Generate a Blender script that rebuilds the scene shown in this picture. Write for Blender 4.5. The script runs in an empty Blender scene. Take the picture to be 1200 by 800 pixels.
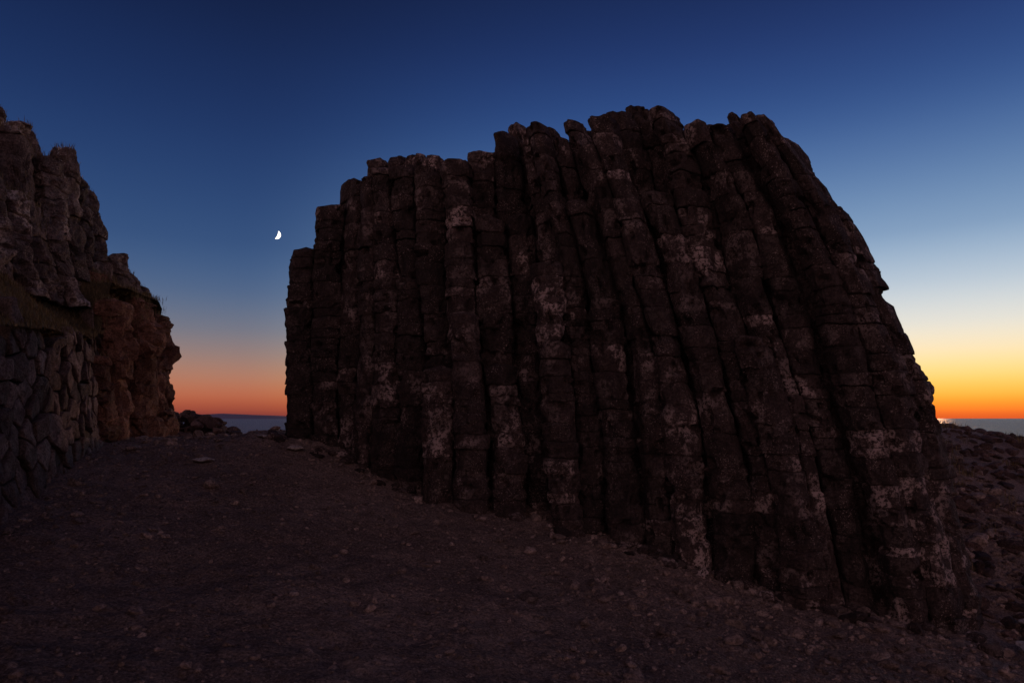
import bpy, math, random
import numpy as np
from mathutils import Vector
random.seed(19); RS=np.random.RandomState(11)
scene=bpy.context.scene
try:
    scene.view_settings.view_transform='Standard'; scene.view_settings.look='None'; scene.view_settings.exposure=0
except Exception: pass

# ------------------------------------------------------------ numeric helpers
def _hash(ix,iy,iz,seed):
    n=(ix*374761393+iy*668265263+iz*2147483647+seed*974634777)&0xffffffff
    n=((n^(n>>13))*1274126177)&0xffffffff
    n=(n^(n>>16))&0xffffffff
    return n.astype(np.float64)/4294967295.0
def vnoise(p,seed=0):
    p=np.asarray(p,dtype=np.float64); i=np.floor(p).astype(np.int64); f=p-i; f=f*f*(3-2*f)
    r=0
    for dx in (0,1):
        for dy in (0,1):
            for dz in (0,1):
                w=(f[:,0] if dx else 1-f[:,0])*(f[:,1] if dy else 1-f[:,1])*(f[:,2] if dz else 1-f[:,2])
                r=r+w*_hash(i[:,0]+dx,i[:,1]+dy,i[:,2]+dz,seed)
    return r*2-1
def fbm(p,o=3,seed=0):
    s=0;a=1.0;t=0
    p=np.asarray(p,dtype=np.float64)
    for k in range(o):
        s=s+a*vnoise(p*(2.03**k)+17.3*k,seed+k);t+=a;a*=.5
    return s/t
def blockn(p,seed=0,warp=.35):
    # constant value per irregular block: broken, jointed rock
    p=np.asarray(p,dtype=np.float64)
    q=p+np.stack([vnoise(p*1.3,seed+1),vnoise(p*1.3+7,seed+2),vnoise(p*1.3+13,seed+3)],1)*warp
    row=np.floor(q[:,2]); q[:,0]+=row*.37;q[:,1]+=row*.61
    i=np.floor(q).astype(np.int64); return _hash(i[:,0],i[:,1],i[:,2],seed)*2-1
def xyz(X,Y,z=0.0):
    X=np.asarray(X,float);Y=np.asarray(Y,float)
    return np.stack([X.ravel(),Y.ravel(),np.full(X.size,float(z))],1)

def mesh_obj(name,verts,faces,mats,smooth=False,attrs=None,midx=None,parent=None):
    me=bpy.data.meshes.new(name)
    me.from_pydata([tuple(v) for v in np.asarray(verts).tolist()],[],faces)
    for m in (mats if isinstance(mats,(list,tuple)) else [mats]): me.materials.append(m)
    if attrs:
        for k,v in attrs.items():
            a=me.attributes.new(k,'FLOAT','POINT'); a.data.foreach_set('value',np.asarray(v,dtype=np.float32))
    if midx is not None: me.polygons.foreach_set('material_index',np.asarray(midx,dtype=np.int32))
    me.polygons.foreach_set('use_smooth',[smooth]*len(me.polygons))
    me.update()
    ob=bpy.data.objects.new(name,me); scene.collection.objects.link(ob)
    if parent: ob.parent=parent
    return ob

# ------------------------------------------------------------ terrain
CP=np.array([(-3.06,9.6,-.3),(-1.34,8.93,-.89),(0,8.41,-1.07),(1,8.02,-1.35),(2.26,7.53,-1.7),(3.15,7.19,-1.89),(4.66,6.6,-2.19),
(0,4.13,-1.6),(-2.9,3.9,-1.42),(1.84,4.9,-1.88),(4.35,5.6,-2.22),(-4.35,5.8,-.86),(-5.9,10,-.38),(-4.7,7,-.72),
(-2.9,5.75,-1.15),(-3,8,-.68),(-1,6.2,-1.3),(-4.2,11.5,-.3),(-2.5,11.5,-.32),(-4.5,15,-.75),(-5,20,-1.9),(-2,16,-.9),
(0,12,-.35),(4,10.5,-.8),(6.6,11.5,-.5),(8.8,14,-.17),(12,16,-.6),(15,20,-.85),(6.0,6.6,-2.38),(8.5,8,-2.3),(6.3,9,-1.5),(8.8,10.5,-1.35),(5,3.5,-2.6),
(9,20,-1.3),(0,20,-2.0),(16,28,-2.6),(20,16,-1.6),(0,0,-1.62),(0,-10,-1.6),(-3,0,-1.35),(8,0,-3.0),(-12,-10,-.5),(12,-10,-3.6),
(-8,8,-.3),(-9,12,-.3),(-9,17,-1.0),(-13,20,-1.4),(14,8,-3.0),(-20,5,0)],float)
def _phi(r): return np.where(r>1e-9,r*r*np.log(np.maximum(r,1e-9)),0.0)
n=len(CP); D=np.sqrt(((CP[:,None,:2]-CP[None,:,:2])**2).sum(-1))
A=np.zeros((n+3,n+3)); A[:n,:n]=_phi(D)+np.eye(n)*.05; A[:n,n]=1;A[:n,n+1:]=CP[:,:2];A[n,:n]=1;A[n+1:,:n]=CP[:,:2].T
SOL=np.linalg.solve(A,np.concatenate([CP[:,2],[0,0,0]]))
def smooth(t): t=np.clip(t,0,1); return t*t*(3-2*t)
def gz(X,Y):
    X=np.asarray(X,float);Y=np.asarray(Y,float)
    x=np.clip(X,-22,24);y=np.clip(Y,-14,32)
    r=np.sqrt((x[...,None]-CP[:,0])**2+(y[...,None]-CP[:,1])**2)
    z=_phi(r)@SOL[:n]+SOL[n]+SOL[n+1]*x+SOL[n+2]*y
    R=np.sqrt((X-2)**2+(Y-6)**2)
    k=smooth((R-18)/30)
    k=np.where(Y<0,k*.0+smooth((R-60)/200),k)
    return z*(1-k)+(-9)*k
def gdetail(X,Y):
    p=xyz(X,Y)
    d=fbm(p*1.1,3,5)*.07+fbm(p*4.5,3,9)*.042+np.abs(fbm(p*13,2,3))*.032
    return d.reshape(np.asarray(X).shape)
def gfull(X,Y): return gz(X,Y)+gdetail(X,Y)

# ------------------------------------------------------------ materials
def nt(name):
    m=bpy.data.materials.new(name); m.use_nodes=True; t=m.node_tree
    b=t.nodes['Principled BSDF']; return m,t,b
def noise(t,vec,scale,detail=5,rough=.6):
    nd=t.nodes.new('ShaderNodeTexNoise'); nd.inputs['Scale'].default_value=scale; nd.inputs['Detail'].default_value=detail; nd.inputs['Roughness'].default_value=rough
    t.links.new(vec,nd.inputs['Vector']); return nd.outputs['Fac']
def mr(t,v,a,b,c=0,d=1):
    nd=t.nodes.new('ShaderNodeMapRange'); nd.interpolation_type='SMOOTHSTEP'
    t.links.new(v,nd.inputs['Value'])
    for k,x in zip(('From Min','From Max','To Min','To Max'),(a,b,c,d)): nd.inputs[k].default_value=x
    return nd.outputs['Result']
def mth(t,op,a,b=None):
    nd=t.nodes.new('ShaderNodeMath'); nd.operation=op
    for i,x in enumerate((a,b)):
        if x is None: continue
        if isinstance(x,(int,float)): nd.inputs[i].default_value=x
        else: t.links.new(x,nd.inputs[i])
    return nd.outputs[0]
def mix(t,f,a,b,bt='MIX'):
    nd=t.nodes.new('ShaderNodeMix'); nd.data_type='RGBA'; nd.blend_type=bt
    def s(i,x):
        if isinstance(x,(tuple,list)): nd.inputs[i].default_value=(*x[:3],1)
        elif isinstance(x,(int,float)): nd.inputs[i].default_value=x
        else: t.links.new(x,nd.inputs[i])
    s(0,f);s(6,a);s(7,b); return nd.outputs[2]
def bump(t,b,h,strength=.6,dist=.02,prev=None):
    nd=t.nodes.new('ShaderNodeBump'); nd.inputs['Strength'].default_value=strength; nd.inputs['Distance'].default_value=dist
    t.links.new(h,nd.inputs['Height'])
    t.links.new(nd.outputs[0],b.inputs['Normal']); return nd.outputs[0]

def rock_mat(name,c1,c2,lich,lo=.52,hi=.62,seg=True,lichamt=.8,rough=.85):
    m,t,b=nt(name); g=t.nodes.new('ShaderNodeNewGeometry'); P=g.outputs['Position']
    big=noise(t,P,1.1,4); mid=noise(t,P,6,6,.7); fin=noise(t,P,38,6,.75)
    col=mix(t,mr(t,mid,.35,.65),c1,c2)
    col=mix(t,mr(t,fin,.42,.6,0,.75),col,tuple(x*.3 for x in c1))
    mask=mr(t,noise(t,P,4.2,5,.65),lo,hi)
    mask=mth(t,'MULTIPLY',mask,mr(t,noise(t,P,26,5,.7),.44,.54))
    mask=mth(t,'MULTIPLY',mask,mr(t,big,.4,.6,.15,1))
    if seg:
        a=t.nodes.new('ShaderNodeAttribute'); a.attribute_name='rnd'; r=a.outputs['Fac']
        col=mix(t,1.0,col,mix(t,r,(.5,.5,.5),(1.5,1.5,1.5)),'MULTIPLY')
        mask=mth(t,'MULTIPLY',mask,mr(t,r,.35,.8,.12,1))
    col=mix(t,mth(t,'MULTIPLY',mask,lichamt),col,lich)
    spk=mth(t,'MULTIPLY',mr(t,noise(t,P,55,3,.6),.6,.65),mr(t,noise(t,P,3,4),.45,.6,.1,1))
    col=mix(t,mth(t,'MULTIPLY',spk,.5),col,lich)
    t.links.new(col,b.inputs['Base Color']); b.inputs['Roughness'].default_value=rough
    b.inputs['Specular IOR Level'].default_value=.3
    h=mth(t,'ADD',mth(t,'MULTIPLY',mid,1.2),mth(t,'ADD',mth(t,'MULTIPLY',fin,.6),mth(t,'MULTIPLY',noise(t,P,130,4,.7),.2)))
    bump(t,b,h,1.0,.05)
    return m
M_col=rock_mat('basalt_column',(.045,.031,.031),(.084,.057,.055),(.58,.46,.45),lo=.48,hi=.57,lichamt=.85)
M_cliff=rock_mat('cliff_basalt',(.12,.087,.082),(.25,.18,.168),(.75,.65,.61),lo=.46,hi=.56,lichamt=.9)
M_red=rock_mat('red_cliff_rock',(.18,.09,.065),(.34,.17,.12),(.45,.3,.24),lo=.55,hi=.68)
M_wall=rock_mat('wall_stone',(.14,.102,.098),(.28,.21,.2),(.55,.45,.43),lo=.52,hi=.62)
M_stone=rock_mat('loose_stone',(.24,.175,.16),(.45,.34,.31),(.55,.44,.41),lo=.6,hi=.72)
M_rub=rock_mat('rubble_stone',(.075,.047,.045),(.16,.10,.094),(.42,.3,.28),lo=.6,hi=.72)
M_pale=rock_mat('pale_slab_stone',(.55,.47,.45),(.7,.62,.6),(.75,.68,.66),seg=False)

def ground_mat():
    m,t,b=nt('gravel_earth'); g=t.nodes.new('ShaderNodeNewGeometry'); P=g.outputs['Position']
    big=noise(t,P,.7,4); mid=noise(t,P,5,6,.7); fin=noise(t,P,45,6,.8)
    col=mix(t,mr(t,big,.35,.65),(.25,.175,.155),(.40,.295,.265))
    col=mix(t,mr(t,mid,.42,.62,0,.65),col,(.14,.097,.088))
    col=mix(t,mr(t,fin,.38,.52,.75,0),col,(.045,.032,.03))
    col=mix(t,mr(t,fin,.52,.66,0,.8),col,(.64,.5,.46))
    v=t.nodes.new('ShaderNodeTexVoronoi'); v.inputs['Scale'].default_value=42; t.links.new(P,v.inputs['Vector'])
    v2=t.nodes.new('ShaderNodeTexVoronoi'); v2.inputs['Scale'].default_value=17; t.links.new(P,v2.inputs['Vector'])
    sp=mth(t,'MULTIPLY',mr(t,v.outputs['Distance'],.35,.1),mr(t,noise(t,P,9,3),.5,.6))
    col=mix(t,mth(t,'MULTIPLY',sp,.5),col,(.6,.46,.42))
    t.links.new(col,b.inputs['Base Color']); b.inputs['Roughness'].default_value=.8; b.inputs['Specular IOR Level'].default_value=.35
    h=mth(t,'ADD',mth(t,'MULTIPLY',mid,1.0),mth(t,'MULTIPLY',fin,.8))
    h=mth(t,'SUBTRACT',h,mth(t,'MULTIPLY',v.outputs['Distance'],.35))
    h=mth(t,'SUBTRACT',h,mth(t,'MULTIPLY',v2.outputs['Distance'],.45))
    bump(t,b,h,1.0,.07); return m
M_ground=ground_mat()
def grassy_mat():
    m,t,b=nt('turf'); g=t.nodes.new('ShaderNodeNewGeometry'); P=g.outputs['Position']
    col=mix(t,mr(t,noise(t,P,3,6),.35,.65),(.06,.05,.025),(.13,.095,.05))
    t.links.new(col,b.inputs['Base Color']); b.inputs['Roughness'].default_value=.95
    bump(t,b,noise(t,P,30,6,.8),1,.05); return m
M_turf=grassy_mat()
def blade_mat(name,c1,c2):
    m,t,b=nt(name); a=t.nodes.new('ShaderNodeAttribute'); a.attribute_name='rnd'
    t.links.new(mix(t,a.outputs['Fac'],c1,c2),b.inputs['Base Color']); b.inputs['Roughness'].default_value=.7; return m
M_blade=blade_mat('grass_blade',(.08,.065,.025),(.22,.16,.08))
M_thrift=blade_mat('sea_campion_petal',(.5,.47,.45),(.75,.7,.68))
def flat(name,c,r=.9):
    m,t,b=nt(name); b.inputs['Base Color'].default_value=(*c,1); b.inputs['Roughness'].default_value=r; return m
M_dark=flat('wall_core_earth',(.03,.022,.02))
M_head_haze=flat('distant_headland',(.2,.17,.26))  # purple-blue distance haze put into the headland's base colour

# ------------------------------------------------------------ ground sheet
def lines(segs):
    out=[]
    for a,b,s in segs: out+=list(np.arange(a,b-1e-6,s))
    out.append(segs[-1][1]); return np.array(out)
gx=lines([(-400,-60,40),(-60,-12,3),(-12,-5,.25),(-5,7,.03),(7,14,.12),(14,30,1),(30,60,5),(60,400,40)])
gy=lines([(-400,-60,40),(-60,-6,3),(-6,2,.4),(2,10,.03),(10,16,.12),(16,30,.6),(30,60,4),(60,400,40)])
GX,GY=np.meshgrid(gx,gy); Z=np.zeros_like(GX)
for i in range(GX.shape[0]): Z[i]=gz(GX[i],GY[i])
Z=Z+gdetail(GX,GY)
def grid_faces(nr,nc):
    i=np.arange(nr*nc).reshape(nr,nc)
    return np.stack([i[:-1,:-1],i[:-1,1:],i[1:,1:],i[1:,:-1]],-1).reshape(-1,4).tolist()
mesh_obj('ground',np.stack([GX.ravel(),GY.ravel(),Z.ravel()],1),grid_faces(*GX.shape),M_ground,smooth=True)

# ------------------------------------------------------------ jointed basalt columns
def clip(poly,nx,ny,c):
    out=[]
    for i in range(len(poly)):
        p=poly[i];q=poly[(i+1)%len(poly)]
        dp=p[0]*nx+p[1]*ny-c; dq=q[0]*nx+q[1]*ny-c
        if dp<=0: out.append(p)
        if dp*dq<0:
            k=dp/(dp-dq); out.append((p[0]+(q[0]-p[0])*k,p[1]+(q[1]-p[1])*k))
    return out
def cell(i,S,sp,rfac=.62,nb=6,aniso=(1,1)):
    x,y=S[i]; r0=random.uniform(0,6.28)
    poly=[(math.cos(r0+k*2*math.pi/nb)*sp*rfac*random.uniform(.9,1.08)*aniso[0],math.sin(r0+k*2*math.pi/nb)*sp*rfac*random.uniform(.9,1.08)*aniso[1]) for k in range(nb)]
    for j in range(len(S)):
        if j==i: continue
        dx=S[j][0]-x;dy=S[j][1]-y;d=math.hypot(dx,dy)
        if d>2.2*sp: continue
        poly=clip(poly,dx/d,dy/d,d/2)
        if len(poly)<3: return None
    return poly
def round_poly(poly,ch=.16,sub=2):
    P=[p for i,p in enumerate(poly) if math.hypot(p[0]-poly[i-1][0],p[1]-poly[i-1][1])>.03]
    if len(P)<3: return None
    out=[];m=len(P)
    for i in range(m):
        a=P[i-1];b=P[i];c=P[(i+1)%m]
        p1=(b[0]+(a[0]-b[0])*ch,b[1]+(a[1]-b[1])*ch);p2=(b[0]+(c[0]-b[0])*ch,b[1]+(c[1]-b[1])*ch)
        mid=((p1[0]+p2[0]+b[0]*2)/4,(p1[1]+p2[1]+b[1]*2)/4)
        out+=[p1,mid,p2]
        q=(c[0]+(b[0]-c[0])*ch,c[1]+(b[1]-c[1])*ch)
        for k in range(1,sub+1):
            f=k/(sub+1); out.append((p2[0]+(q[0]-p2[0])*f,p2[1]+(q[1]-p2[1])*f))
    return out
def columns(name,S,ztop,zbot,deform,mat,sp,seg=(.17,.36),off=.012,scv=.035,gro=.07,rough=.016,detail=None,shrink=.96,nb=6,block=0,bs=(4,4,4),ch=.12,chip=.11,rnum=7,dome=.035,tl=.1,glo=.3):
    V=[];F=[];R=[];NRM=[];base=0
    fr=[0,.04]+list(np.linspace(.14,.86,rnum-4))+[.96,1]
    def pf(f):
        if f in (0,1): return 1-gro
        if f in (.04,.96): return 1-gro*.22
        return 1.0+.012*math.sin(f*math.pi)
    prof=[(f,pf(f)) for f in fr]
    for i in range(len(S)):
        zt=ztop[i];zb=zbot[i]
        if zt-zb<.3: continue
        poly=cell(i,S,sp,nb=nb)
        if poly is None: continue
        rp=round_poly(poly,ch=ch,sub=3 if (detail is None or detail[i]) else 0)
        if rp is None: continue
        rp=np.array(rp)*shrink; m=len(rp)
        crnd=random.random(); z=zb; rings=[];zz=[];rr=[]
        sx=sy=0
        ph=random.uniform(*seg)*.5
        lo_,hi_=seg; cs=random.uniform(.75,1.35)
        while z<zt-.02:
            h=(lo_+(hi_-lo_)*random.random()**1.5)*cs
            if random.random()<.15: h*=1.6
            if z==zb: h=ph
            if z+h>zt-.09: h=zt-z
            sc=1+random.uniform(-scv,scv); sx=sx*.6+random.uniform(-off,off);sy=sy*.6+random.uniform(-off,off)
            sr=.35*crnd+.65*random.random(); gg=random.uniform(glo,1.3) if random.random()<.65 else random.uniform(.05,.35)
            last=(z+h>=zt-.02)
            tilt=(random.uniform(-tl,tl),random.uniform(-tl,tl)) if last else (0,0)
            ax=random.uniform(-.02,.02);ay=random.uniform(-.02,.02)
            for (f,s) in prof:
                s2=1-(1-s)*gg if s<1 else s
                if last and f>.7: s2={1:.66,.96:.86}.get(f,.965)
                ring=rp*(s2*sc)+np.array([sx+ax*(f-.5),sy+ay*(f-.5)])
                rings.append(ring);zz.append(z+f*h+(ring@np.array(tilt))*f);rr.append(sr)
            z+=h
        nr=len(rings)
        pts=np.concatenate([np.column_stack([r+np.array(S[i]),np.full(m,1.0)*zv]) for r,zv in zip(rings,zz)])
        topc=np.array([[S[i][0]+sx,S[i][1]+sy,zt+random.uniform(0.01,dome)]])
        pts=np.concatenate([pts,topc])
        rad=np.concatenate([np.tile(rp/np.linalg.norm(rp,axis=1,keepdims=True),(nr,1)),[[0,0]]])
        V.append(pts);NRM.append(rad);R.append(np.concatenate([np.repeat(rr,m),[rr[-1]]]))
        idx=np.arange(nr*m).reshape(nr,m)+base; nx=np.roll(idx,-1,axis=1)
        F+=np.stack([idx[:-1],nx[:-1],nx[1:],idx[1:]],-1).reshape(-1,4).tolist()
        c=base+nr*m
        F+=[[int(idx[-1][k]),int(nx[-1][k]),c] for k in range(m)]
        base+=nr*m+1
    V=np.concatenate(V);NRM=np.concatenate(NRM);R=np.concatenate(R)
    d=fbm(V*np.array([3.2,3.2,2.2]),3,21)*rough*1.5+fbm(V*11,3,33)*rough*1.1+vnoise(V*30,77)*rough*.25
    chips=np.clip(fbm(V*7.5,2,55)-.24,0,.35)*-chip
    if block: d=d+blockn(V*np.array(bs),13)*block+blockn(V*np.array(bs)*2.3,14)*block*.45
    V[:,:2]+=NRM*(d+chips)[:,None]; V[:,2]+=fbm(V*7,2,44)*rough*.9
    if block: V[:,2]+=blockn(V*np.array(bs)*1.3+5,15)*block*.5
    W=deform(V) if deform else V
    return mesh_obj(name,W,F,mat,smooth=False,attrs={'rnd':R})

KX=[-3.3,-2.3,-1.34,.2,1.28,2.26,3.8,4.66,6]; KV=[0,.02,.2,.33,.56,.68,.84,1.0,1.0]
BX=[-3.6,-3.06,-1.34,0,1,2.26,3.15,4.66]; BZ=[-.3,-.3,-.89,-1.07,-1.35,-1.7,-1.89,-2.19]
SKX=[-3.9,-3.3,-3.02,-2.85,-2.68,-2.45,-2.2,-2.0,-1.4,-.9,-.5,-.31,.24,.66,1.08,1.62,1.85,2.1,2.5,2.8,3.05,3.29,3.5,3.7,4.2]
SKZ=[2.4,2.42,2.6,2.85,3.15,3.6,3.68,3.96,3.84,3.78,3.9,4.0,3.92,3.96,3.98,4.0,3.84,3.62,3.7,3.56,3.3,3.15,2.95,2.65,2.4]
def warp(V):
    a=V[:,0];d=V[:,1];z=V[:,2]; x=a*.932
    h=np.maximum(z-np.interp(x,BX,BZ),-.3)
    k=np.interp(x,KX,KV)
    dx=k*(.115*h+.035*h*h)+ .035*np.sin(z*1.3+x*2.1)+.015*np.sin(z*3.1+x*5)
    a2=a-dx/.932; d2=d+.05*h+.035*np.sin(z*1.1+a*1.7)
    return np.stack([a2*.932+d2*.362, 8.411-a2*.362+d2*.932, z],1)
sp=.40; S=[];row=[]
rows=8
for r in range(-1,rows):
    for c in range(26):
        a=-3.36+c*sp+(r%2)*sp*.5
        d=.16+r*sp*.866
        lim_l=-3.42+max(0,(r-2))*.12; lim_r=4.95-max(0,r)*.05
        if a<lim_l or a>lim_r: continue
        if r==-1 and (random.random()>.38 or a>4.2 or a<-3): continue
        j=.3 if (a<-2.9 or a>4.4) else 1
        a+=random.uniform(-.09,.09)*j; d+=random.uniform(-.09,.09)*j
        if r<=0: d+=.10*math.sin(a*1.9+.5)+.07*math.sin(a*4.3)
        S.append((a,d));row.append(r)
zt=[];zb=[];det=[]
for (a,d),r in zip(S,row):
    x=a*.932; b0=float(np.interp(x,BX,BZ)); z=3.0
    for _ in range(14):
        w=warp(np.array([[a,d if a<-1.8 else 0,z]]))[0]; z=.5*z+.5*float(np.interp(w[0],SKX,SKZ))
    if r==-1: z=random.uniform(b0+1.5,z-.6)
    elif r==0: z=z*.94-random.choice([0,.05,.12,.25,.4,.6,1.1])*(.2 if (a>4.3 or a<-2.9) else 1)
    elif r==1: z=z*.965-random.choice([0,.05,.16,.34])*(.3 if a<-2.6 else 1)
    elif r==2: z=z+random.choice([-.26,-.16,-.08,.02,.07])
    elif r==3: z=z+random.uniform(-.4,.08)
    else: z=z-(r-3)*.22+random.uniform(-.3,.15)
    if a<-2.3 and r>=2: z-=.15
    zt.append(z)
    w=warp(np.array([[a,d,b0]]))[0]
    zb.append(min(b0,float(gz(w[0],w[1])))-.35); det.append(r<=3)
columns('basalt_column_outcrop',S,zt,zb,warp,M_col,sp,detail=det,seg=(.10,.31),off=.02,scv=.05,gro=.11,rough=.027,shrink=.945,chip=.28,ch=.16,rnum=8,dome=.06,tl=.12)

# ------------------------------------------------------------ left cliff
EY=[-2,1,2.5,4,5.8,7,10,12.5,14,17]; EX=[-3.1,-3.2,-3.4,-3.75,-4.35,-4.75,-5.9,-6.3,-7.6,-12]
TY=[-2,5.8,7.2,9.3,9.9,10.3,12.3,12.9,13.6,14.2,17]; TZ=[.8,.8,.95,1.1,1.25,2.05,2.1,1.7,1.2,0,-2]
PY=[-2,7,9.5,11,12,12.6,13.5,14.2,17]; PZ=[2.1,2.15,2.3,2.35,2.45,2.2,1.4,0,-2]
def slope_z(Y,w):
    a=np.interp(Y,TY,TZ);b=np.interp(Y,PY,PZ)
    z=a+(b-a)*smooth(w/1.6)+np.minimum(np.maximum(w-2.1,0)*.3,1.6)*np.interp(Y,[11.5,13.2],[1,0])
    return z
def slope_n(p,w): return (fbm(p*1.7,4,71)*.22+fbm(p*7,2,72)*.06)*smooth(w/.3+.3)
ys=np.arange(-2,16,.08); ws=np.concatenate([np.arange(-.02,4,.08),np.arange(4,16,.6)])
WY,WW=np.meshgrid(ys,ws,indexing='ij')
SX=np.interp(WY,EY,EX)-.12-WW; SZ=slope_z(WY,WW)+slope_n(xyz(SX,WY),WW.ravel()).reshape(SX.shape)
mesh_obj('grassy_slope',np.stack([SX.ravel(),WY.ravel(),SZ.ravel()],1),[f[::-1] for f in grid_faces(*SX.shape)],M_turf,smooth=True)

# upper crag of jointed basalt blocks
CY=[3,8.5,10,11.5,12.6]; CX=[-5.2,-6.4,-6.68,-6.75,-6.95]
S=[];sp=.47
UY=[3,8.5,9.3,9.8,10.2,10.6,11,11.5,12,12.4,12.8]; UZ=[4.2,4.4,4.46,4.5,4.52,4.45,4.25,3.8,3.2,2.85,2.5]
for r in range(7):
    for c in range(24):
        Y=3.2+c*sp+(r%2)*sp*.5; X=float(np.interp(Y,CY,CX))-r*sp*.866
        X+=random.uniform(-.12,.12)-.12*math.sin(Y*2.4);Y+=random.uniform(-.1,.1)
        if Y<12.6: S.append((X,Y))
zt=[];zb=[]
for X,Y in S:
    e=float(np.interp(Y,CY,CX))
    r=(e-X)/(sp*.866); t=float(np.interp(Y,UY,UZ)); q=1 if Y<10.3 else .65
    if r<.6: t-=random.choice([.5,.8,1.1,1.5])*q
    elif r<1.6: t-=random.choice([.1,.3,.5,.8])*q
    else: t+=random.uniform(-.35,.05)
    zt.append(t);zb.append(1.6)
def crag_warp(V):
    W=V.copy(); h=V[:,2]-2
    W[:,0]-=.13*h+.05*np.sin(V[:,1]*2+V[:,2]*2.5); W[:,1]-=.05*h
    n3=fbm(V*1.9,3,91); W[:,0]+=n3*.10; W[:,1]+=fbm(V*1.9+9,3,92)*.08; W[:,2]+=fbm(V*2.3+4,3,93)*.1
    return W
columns('basalt_crag',S,zt,zb,crag_warp,M_cliff,sp,seg=(.2,.55),off=.055,scv=.1,gro=.18,rough=.03,nb=6,block=.02,bs=(4.5,4.5,4),ch=.2,rnum=12,chip=.25,dome=.08,tl=.3,shrink=.90,glo=.6)

# red cliff
S=[];sp=.42
for r in range(4):
    for c in range(14):
        Y=9.75+c*sp+(r%2)*sp*.5
        e=float(np.interp(Y,EY,EX)); X=e-.12-r*sp*.866
        if Y>14.2: continue
        if 10.45<Y<11.25 and r<1: continue
        S.append((X+random.uniform(-.1,.1),Y+random.uniform(-.1,.1)))
zt=[];zb=[]
for X,Y in S:
    t=float(np.interp(Y,TY,TZ))+random.uniform(-.35,.05)
    if 10.45<Y<11.25: t=2.3
    zt.append(max(t,.1));zb.append(-.9)
def red_warp(V):
    W=V.copy(); W[:,0]+=fbm(V*1.7,3,81)*.18-.07*(V[:,2]-.5); W[:,1]+=fbm(V*1.7+5,3,82)*.13; return W
columns('red_rock_cliff',S,zt,zb,red_warp,M_red,sp,seg=(.2,.7),off=.05,scv=.08,gro=.05,rough=.04,nb=5,block=.04,bs=(5,5,2.2),ch=.2,rnum=14,chip=.3,shrink=1.0)

# ------------------------------------------------------------ dry stone wall
def stone_wall():
    L0=1.0;L1=10.05
    S=[];sh=.215;sw=.33
    nrow=9
    for r in range(-1,nrow):
        x=L0+(r%2)*.15
        while x<L1+.2:
            S.append((x+random.uniform(-.06,.06),r*sh+random.uniform(-.06,.06)))
            x+=sw*random.uniform(.5,1.4)
    V=[];F=[];R=[];base=0
    prof=[(1,-.22),(1,-.03),(.975,-.004),(.92,.010),(.78,.015),(.6,.018),(.4,.02),(.2,.021)]
    for i in range(len(S)):
        poly=cell(i,S,.34,rfac=1.1,nb=8)
        if poly is None: continue
        Y0=S[i][0]; top=float(np.interp(Y0,TY,TZ)); bot=float(gz(np.interp(Y0,EY,EX),Y0))
        H=top-bot
        if S[i][1]>H-.02+random.uniform(-.05,.08): continue
        rp=round_poly(poly,ch=.12,sub=3)
        if rp is None: continue
        rp=np.array(rp)
        rad=np.linalg.norm(rp,axis=1,keepdims=True); rp=rp*(1-random.uniform(.004,.016)/np.maximum(rad,.03))
        ox=random.uniform(-.04,.05);tx=random.uniform(-.25,.25);ty=random.uniform(-.25,.25);rv=random.random();m=len(rp)
        for s,dp in prof:
            q=rp*s; d=dp+ox+(q[:,0]*tx+q[:,1]*ty)*(1 if dp>-.1 else 0)
            V.append(np.column_stack([q+np.array(S[i]),d]));R+= [rv]*m
        V.append(np.array([[S[i][0],S[i][1],ox+.021]]));R.append(rv)
        nr=len(prof);idx=np.arange(nr*m).reshape(nr,m)+base;nx=np.roll(idx,-1,axis=1)
        F+=np.stack([idx[:-1],nx[:-1],nx[1:],idx[1:]],-1).reshape(-1,4).tolist()
        F+=[[int(idx[-1][k]),int(nx[-1][k]),base+nr*m] for k in range(m)]
        base+=nr*m+1
    V=np.concatenate(V)
    V[:,2]+=fbm(V*9,3,61)*.03+blockn(V*np.array([9,9,3]),66,.6)*.006; V[:,:2]+=np.stack([fbm(V*10+3,3,62),fbm(V*10+7,3,63)],1)*.02
    def place(U):
        Y=U[:,0];h=U[:,1];X=np.interp(Y,EY,EX);z=gz(X,Y)+h-.05
        return np.stack([X+U[:,2]*.95-h*.10+.05*np.sin(Y*1.7),Y-U[:,2]*.3,z],1)
    W=place(V)
    yy=np.arange(L0-.2,L1+.1,.1);hh=np.linspace(-.3,1.55,10)
    A,B=np.meshgrid(yy,hh); tp=np.interp(A,TY,TZ)-gz(np.interp(A,EY,EX),A); B2=np.minimum(B,tp+.02)
    core=place(np.stack([A.ravel(),B2.ravel(),np.full(A.size,-.085)],1))
    gf=[[x+base for x in f] for f in grid_faces(*A.shape)]
    mi=[0]*len(F)+[1]*len(gf)
    mesh_obj('dry_stone_wall',np.concatenate([W,core]),F+gf,[M_wall,M_dark],attrs={'rnd':R+[.5]*len(core)},midx=mi)
stone_wall()

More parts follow.
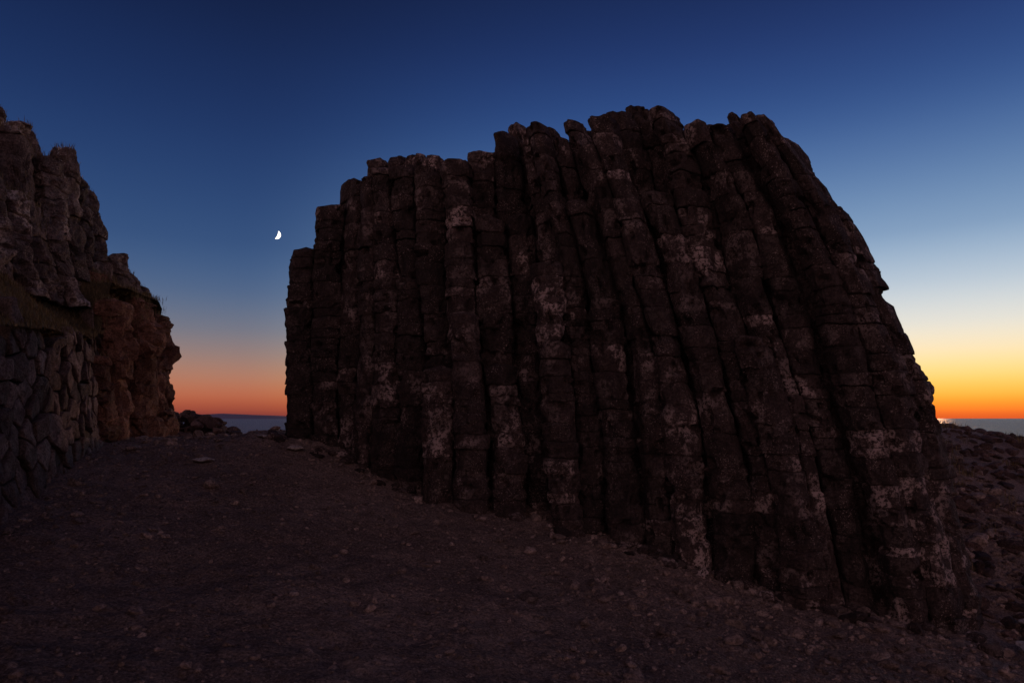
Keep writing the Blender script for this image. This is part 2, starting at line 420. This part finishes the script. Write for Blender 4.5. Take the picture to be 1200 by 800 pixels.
# ------------------------------------------------------------ loose rocks
def ico(sub):
    bpy.ops.mesh.primitive_ico_sphere_add(subdivisions=sub,radius=1); o=bpy.context.object
    v=np.array([x.co[:] for x in o.data.vertices]);f=[list(p.vertices) for p in o.data.polygons]
    me=o.data;bpy.data.objects.remove(o);bpy.data.meshes.remove(me); return v,np.array(f)
ICO={1:ico(1),2:ico(2),3:ico(3)}
def rocks(name,P,size,mat,sub=2,flatz=(.35,.75),sink=.3,tiltx=.5,elong=(.55,1)):
    v0,f0=ICO[sub];V=[];F=[];R=[];b=0
    for (x,y,z),s in zip(P,size):
        v=v0.copy()
        for _ in range(9 if sub>1 else 5):
            nrm=RS.normal(size=3);nrm/=np.linalg.norm(nrm);c=RS.uniform(.45,.85)
            dd=v@nrm-c; v-=np.outer(np.maximum(dd,0),nrm)
        sc=np.array([1,RS.uniform(*elong),RS.uniform(*flatz)]);v=v*sc*s
        a=RS.uniform(0,6.28);tt=RS.uniform(-tiltx,tiltx);ca,sa=math.cos(a),math.sin(a)
        ct,st=math.cos(tt),math.sin(tt)
        v=v@np.array([[ct,0,st],[0,1,0],[-st,0,ct]]);v=v@np.array([[ca,-sa,0],[sa,ca,0],[0,0,1]])
        v+=np.array([x,y,z+s*sc[2]*(1-2*sink)*.6]);V.append(v);F.append(f0+b);b+=len(v);R+=[RS.uniform()]*len(v)
    V=np.concatenate(V)
    if sub>1: V+=np.stack([fbm(V*12+k*5,2,k) for k in range(3)],1)*.012
    return mesh_obj(name,V,np.concatenate(F).tolist(),mat,attrs={'rnd':R})
def scatter(nmb,fx,fy,dens):
    out=[]
    while len(out)<nmb:
        x=RS.uniform(*fx);y=RS.uniform(*fy)
        if RS.uniform()<dens(x,y): out.append((x,y))
    a=np.array(out);z=gfull(a[:,0],a[:,1]);return np.column_stack([a,z])
def wall_y(x): return 8.411-.3886*x
def d_stone(x,y):
    e=np.interp(y,EY,EX)
    if x<e+.1: return 0
    dw=wall_y(x)-y
    if x<4.9 and x>-3.3 and dw<-.05 : return 0
    base=math.exp(-max(dw,0)/1.3)*.8 if x<5 else .9
    right=smooth((x+.5)/3.0)
    return float(np.clip(.05+base*(.25+right)+.35*right+.5*math.exp(-(x-e)/.35),0,1))
P=scatter(12000,(-6,7.5),(2.6,11.5),lambda x,y:d_stone(x,y)*.6+.22 if d_stone(x,y)>0 else 0)
rocks('gravel',P,RS.gamma(2.0,.007,len(P))+.006,M_stone,sub=1,sink=.3)
P=scatter(1200,(-6,7.5),(3,11.5),d_stone)
sz=np.clip(RS.gamma(2.,.018,len(P))+.018,.02,.13)
big=[(.14,5.75,.12),(-.05,5.95,.075),(1.75,5.45,.1),(1.2,6.4,.09),(.9,6.6,.07),(2.6,5.5,.08),(.5,6.9,.06),(1.55,5.95,.07),(3.1,5.6,.11),(-1.0,7.0,.06)]
B=np.array([(x,y,float(gfull(np.array([x]),np.array([y]))[0])+.015) for x,y,_ in big])
rocks('loose_stones',np.concatenate([P,B]),np.concatenate([sz,[b[2] for b in big]]),M_stone,sub=2,flatz=(.35,.7),sink=.28,tiltx=.3)
P=scatter(5600,(4.6,17),(5.6,22),lambda x,y:1.0 if (x>4.95+max(0,(7-y))*.1 and y>5.9-(x-5)*.2) else 0)
rocks('boulder_rubble',P,np.clip(RS.gamma(2.2,.027,len(P))+.03,.03,.22),M_rub,sub=2,flatz=(.3,.7),sink=.3)
P=scatter(110,(-3.4,4.6),(6.2,10),lambda x,y:1.0 if -.05<wall_y(x)-y<.4 else 0)
rocks('fallen_rocks',P,np.clip(RS.gamma(2,.03,len(P))+.04,.04,.15),M_col,sub=2,sink=.4)
P=[(-3.75,8.3,0),(-2.85,9.0,0),(-3.5,9.6,0)];P=[(x,y,float(gfull(np.array([x]),np.array([y]))[0])+.02) for x,y,_ in P]
rocks('flat_slab',P,[.16,.19,.12],M_pale,sub=3,flatz=(.14,.2),sink=.25,tiltx=.08,elong=(.5,.7))
P=[(4.95,6.5,0),(4.75,6.15,0),(5.35,7.0,0)];P=[(x,y,float(gfull(np.array([x]),np.array([y]))[0])+.1) for x,y,_ in P]
rocks('broken_slab',P,[.2,.24,.2],M_pale,sub=3,flatz=(.14,.2),sink=.2,tiltx=.2,elong=(.4,.5))
# shore rocks beyond the path, left
P=[];s=[]
for k in range(420):
    y=RS.uniform(23.5,26.5);x=RS.uniform(-14.5,-10.1)*y/25;hh=float(np.interp(x*25/y,[-14.5,-12.6,-11.6,-10.8,-10.1],[.35,.32,.22,.05,-.35]))
    P.append((x,y,hh-.12-RS.uniform(.0,1.3)));s.append(RS.uniform(.12,.38))
rocks('shore_rocks',P,s,M_rub,sub=3,sink=.3)

# ------------------------------------------------------------ grass and plants
def blade_data(P,h,w=.006,spread=.6):
    P=np.asarray(P);m=len(P);ang=RS.uniform(0,6.28,m);ln=RS.uniform(.1,spread,m)*h
    dx=np.cos(ang);dy=np.sin(ang);wx=-dy*w;wy=dx*w
    b1=P+np.column_stack([wx,wy,np.zeros(m)]);b2=P-np.column_stack([wx,wy,np.zeros(m)])
    mp=P+np.column_stack([dx*ln*.35,dy*ln*.35,h*.6]);m1=mp+np.column_stack([wx,wy,np.zeros(m)])*.7;m2=mp-np.column_stack([wx,wy,np.zeros(m)])*.7
    tp=P+np.column_stack([dx*ln,dy*ln,h])
    return np.stack([b1,b2,m2,m1,tp],1).reshape(-1,3)
def blades(name,P,h,mat,w=.006,spread=.6):
    V=blade_data(P,h,w,spread);m=len(P);i=np.arange(m)*5
    F=np.stack([i,i+1,i+2,i+3],1).tolist()+np.stack([i+3,i+2,i+4],1).tolist()
    return mesh_obj(name,V,F,mat,attrs={'rnd':np.repeat(RS.uniform(0,1,m),5)})
def slope_pts(nc,per,yr,wr,rad=.08):
    out=[]
    for _ in range(nc):
        Y=RS.uniform(*yr);w=RS.uniform(*wr)
        for k in range(per): out.append((Y+RS.normal()*rad,w+abs(RS.normal())*rad*.5+RS.normal()*rad))
    a=np.array(out);X=np.interp(a[:,0],EY,EX)-.12-a[:,1];p=xyz(X,a[:,0])
    z=slope_z(a[:,0],np.maximum(a[:,1],0))+slope_n(p,np.maximum(a[:,1],0))
    return np.column_stack([X,a[:,0],z-.01])
P1=slope_pts(1700,16,(4.5,12.6),(0,2.0)); P2=slope_pts(60,26,(9.9,12.9),(-.08,.3),.06)
P=np.concatenate([P1,P2]);hg=RS.uniform(.03,.11,len(P))
crag=bpy.data.objects['basalt_crag'];red=bpy.data.objects['red_rock_cliff']
dg=bpy.context.evaluated_depsgraph_get()
def drop(ob,x,y):
    ok,loc,nn,_=ob.ray_cast(Vector((x,y,9)),Vector((0,0,-1)))
    return loc.z if ok else None
out=[];fl=[]
for _ in range(300):
    Y=RS.uniform(7.5,13);X=float(np.interp(Y,CY,CX))-RS.uniform(-.1,1.4)
    isf=RS.uniform()<.25
    for k in range(40):
        x=X+RS.normal()*.07;y=Y+RS.normal()*.08;z=drop(crag,x,y)
        if z is None: continue
        (fl if isf else out).append((x,y,z-.01))
for _ in range(120):
    Y=RS.uniform(9.8,13.2);X=float(np.interp(Y,EY,EX))-RS.uniform(0,.8)
    for k in range(36):
        x=X+RS.normal()*.06;y=Y+RS.normal()*.06;z=drop(red,x,y)
        if z is not None: out.append((x,y,z-.01))
h2=RS.uniform(.03,.12,len(out))
G=scatter(260,(5.3,14),(6.6,17),lambda x,y:1.0);Q=np.repeat(G,26,axis=0);Q[:,:2]+=RS.normal(size=(len(Q),2))*.06
Q[:,2]=gfull(Q[:,0],Q[:,1]);h3=RS.uniform(.05,.2,len(Q))
blades('grass',np.concatenate([P,np.array(out),Q]),np.concatenate([hg,h2,h3]),M_blade,w=.004,spread=.9)
blades('sea_campion',fl,RS.uniform(.02,.06,len(fl)),M_thrift,w=.008,spread=1.2)

# ------------------------------------------------------------ sea, headland
def sea_mat():
    m,t,b=nt('sea_water'); g=t.nodes.new('ShaderNodeNewGeometry'); P=g.outputs['Position']
    b.inputs['Base Color'].default_value=(.08,.11,.17,1);b.inputs['Roughness'].default_value=.35;b.inputs['IOR'].default_value=1.33
    mp=t.nodes.new('ShaderNodeMapping');mp.inputs['Scale'].default_value=(.35,1,1);t.links.new(P,mp.inputs['Vector'])
    h=mth(t,'ADD',noise(t,mp.outputs[0],.25,6,.7),mth(t,'MULTIPLY',noise(t,mp.outputs[0],.03,4),3))
    bump(t,b,h,1.0,2.0); return m
sx=lines([(-30000,-2000,4000),(-2000,2000,400),(2000,30000,4000)])
A,B=np.meshgrid(sx,sx);mesh_obj('sea',np.stack([A.ravel(),B.ravel(),np.full(A.size,-6.0)],1),grid_faces(*A.shape),sea_mat())
hx=np.linspace(-9500,-2700,120)
prof_h=np.interp(hx,[-9500,-6000,-4500,-3900,-3300,-2900,-2700],[140,100,50,58,34,12,-8])+vnoise(np.stack([hx/260,hx*0,hx*0],1),4)*9
rowsv=[];
for yy,k in ((8600,0),(8900,.6),(9200,1),(9900,.9),(11000,0)):
    rowsv.append(np.stack([hx,np.full(120,float(yy)),-8+(prof_h+8)*k],1))
mesh_obj('distant_headland',np.concatenate(rowsv),grid_faces(5,120),M_head_haze,smooth=True)

# ------------------------------------------------------------ crescent moon (sunlit lune of a sphere)
def moon():
    c=Vector((-.345*2000,2000,.2687*2000));Rm=12
    to_cam=(-c).normalized()
    sunv=Vector((.80,.28,-.35)).normalized()
    side=(sunv-to_cam*sunv.dot(to_cam)).normalized();up=to_cam.cross(side)
    V=[];F=[];nu=24;nv=10
    for i in range(nu+1):
        a=-math.pi/2+math.pi*i/nu
        for j in range(nv+1):
            ph=math.radians(14)+ (math.radians(76))*j/nv
            d=side*(math.cos(a)*math.sin(ph))+to_cam*(math.cos(a)*math.cos(ph))+up*math.sin(a)
            V.append(tuple(c+d*Rm))
    for i in range(nu):
        for j in range(nv):
            k=i*(nv+1)+j;F.append([k,k+1,k+nv+2,k+nv+1])
    m=bpy.data.materials.new('moonlit_surface');m.use_nodes=True;t=m.node_tree;t.nodes.clear()
    e=t.nodes.new('ShaderNodeEmission');e.inputs[0].default_value=(1,.93,.8,1);e.inputs[1].default_value=3
    o=t.nodes.new('ShaderNodeOutputMaterial');t.links.new(e.outputs[0],o.inputs[0])
    mesh_obj('moon',np.array(V),F,m,smooth=True)
moon()

# ------------------------------------------------------------ sky
SUN_AZ=math.radians(31)
w=bpy.data.worlds.new('World');scene.world=w;w.use_nodes=True;t=w.node_tree;t.nodes.clear()
tc=t.nodes.new('ShaderNodeTexCoord');sx_=t.nodes.new('ShaderNodeSeparateXYZ')
t.links.new(tc.outputs['Generated'],sx_.inputs[0])
X,Y,Zc=sx_.outputs
hl=mth(t,'SQRT',mth(t,'MAXIMUM',mth(t,'ADD',mth(t,'MULTIPLY',X,X),mth(t,'MULTIPLY',Y,Y)),1e-6))
dt=mth(t,'DIVIDE',mth(t,'ADD',mth(t,'MULTIPLY',X,math.sin(SUN_AZ)),mth(t,'MULTIPLY',Y,math.cos(SUN_AZ))),hl)
def lin(c): return [((x/255)/12.92 if x/255<=.04045 else ((x/255+.055)/1.055)**2.4) for x in c]
def ramp(stops):
    r=t.nodes.new('ShaderNodeValToRGB');cr=r.color_ramp;cr.interpolation='B_SPLINE'
    while len(cr.elements)<len(stops): cr.elements.new(.5)
    for e,(p,c) in zip(cr.elements,stops): e.position=p;e.color=(*lin(c),1)
    t.links.new(mth(t,'MAXIMUM',Zc,0.0),r.inputs[0]);return r.outputs[0]
rA=ramp([(0,(205,72,40)),(.012,(252,118,40)),(.03,(255,182,58)),(.055,(255,218,120)),(.085,(250,230,188)),(.12,(226,227,220)),(.17,(180,199,216)),(.232,(122,157,193)),(.342,(56,94,153)),(.438,(33,58,115)),(.52,(21,40,86)),(1,(14,24,54))])
rB=ramp([(0,(108,50,54)),(.012,(158,72,56)),(.03,(188,102,72)),(.055,(180,124,100)),(.085,(150,126,120)),(.12,(114,119,134)),(.17,(76,101,138)),(.232,(50,80,126)),(.342,(31,56,105)),(.438,(21,40,84)),(.52,(14,27,62)),(1,(12,19,44))])
rC=ramp([(0,(170,135,135)),(.05,(205,160,150)),(.12,(225,172,160)),(.25,(205,160,158)),(.45,(155,125,132)),(.7,(90,78,92)),(1,(20,26,50))])
colr=mix(t,mr(t,dt,.985,.60),rA,rB)
colr=mix(t,mr(t,dt,.3,-.5),colr,rC)
bg=t.nodes.new('ShaderNodeBackground');t.links.new(colr,bg.inputs[0]);bg.inputs[1].default_value=1.0
sk=t.nodes.new('ShaderNodeTexSky');sk.sky_type='NISHITA';sk.sun_disc=False;sk.sun_elevation=math.radians(1.2);sk.sun_rotation=SUN_AZ
bg2=t.nodes.new('ShaderNodeBackground');t.links.new(sk.outputs[0],bg2.inputs[0]);bg2.inputs[1].default_value=.004
ad=t.nodes.new('ShaderNodeAddShader');t.links.new(bg.outputs[0],ad.inputs[0]);t.links.new(bg2.outputs[0],ad.inputs[1])
wo=t.nodes.new('ShaderNodeOutputWorld');t.links.new(ad.outputs[0],wo.inputs[0])

L=bpy.data.lights.new('sun','SUN');L.energy=.3;L.angle=math.radians(3);L.color=(1,.45,.2)
lo=bpy.data.objects.new('sun',L);scene.collection.objects.link(lo)
el=math.radians(2.0);v=Vector((math.sin(SUN_AZ)*math.cos(el),math.cos(SUN_AZ)*math.cos(el),math.sin(el)))
lo.rotation_euler=v.to_track_quat('Z','Y').to_euler();lo.location=v*50

cam=bpy.data.cameras.new('camera');co=bpy.data.objects.new('camera',cam);scene.collection.objects.link(co)
co.location=(0,0,0);co.rotation_euler=(math.radians(90),0,0);cam.sensor_width=36;cam.lens=24;cam.shift_y=.075;cam.clip_end=60000;cam.clip_start=.05
scene.camera=co
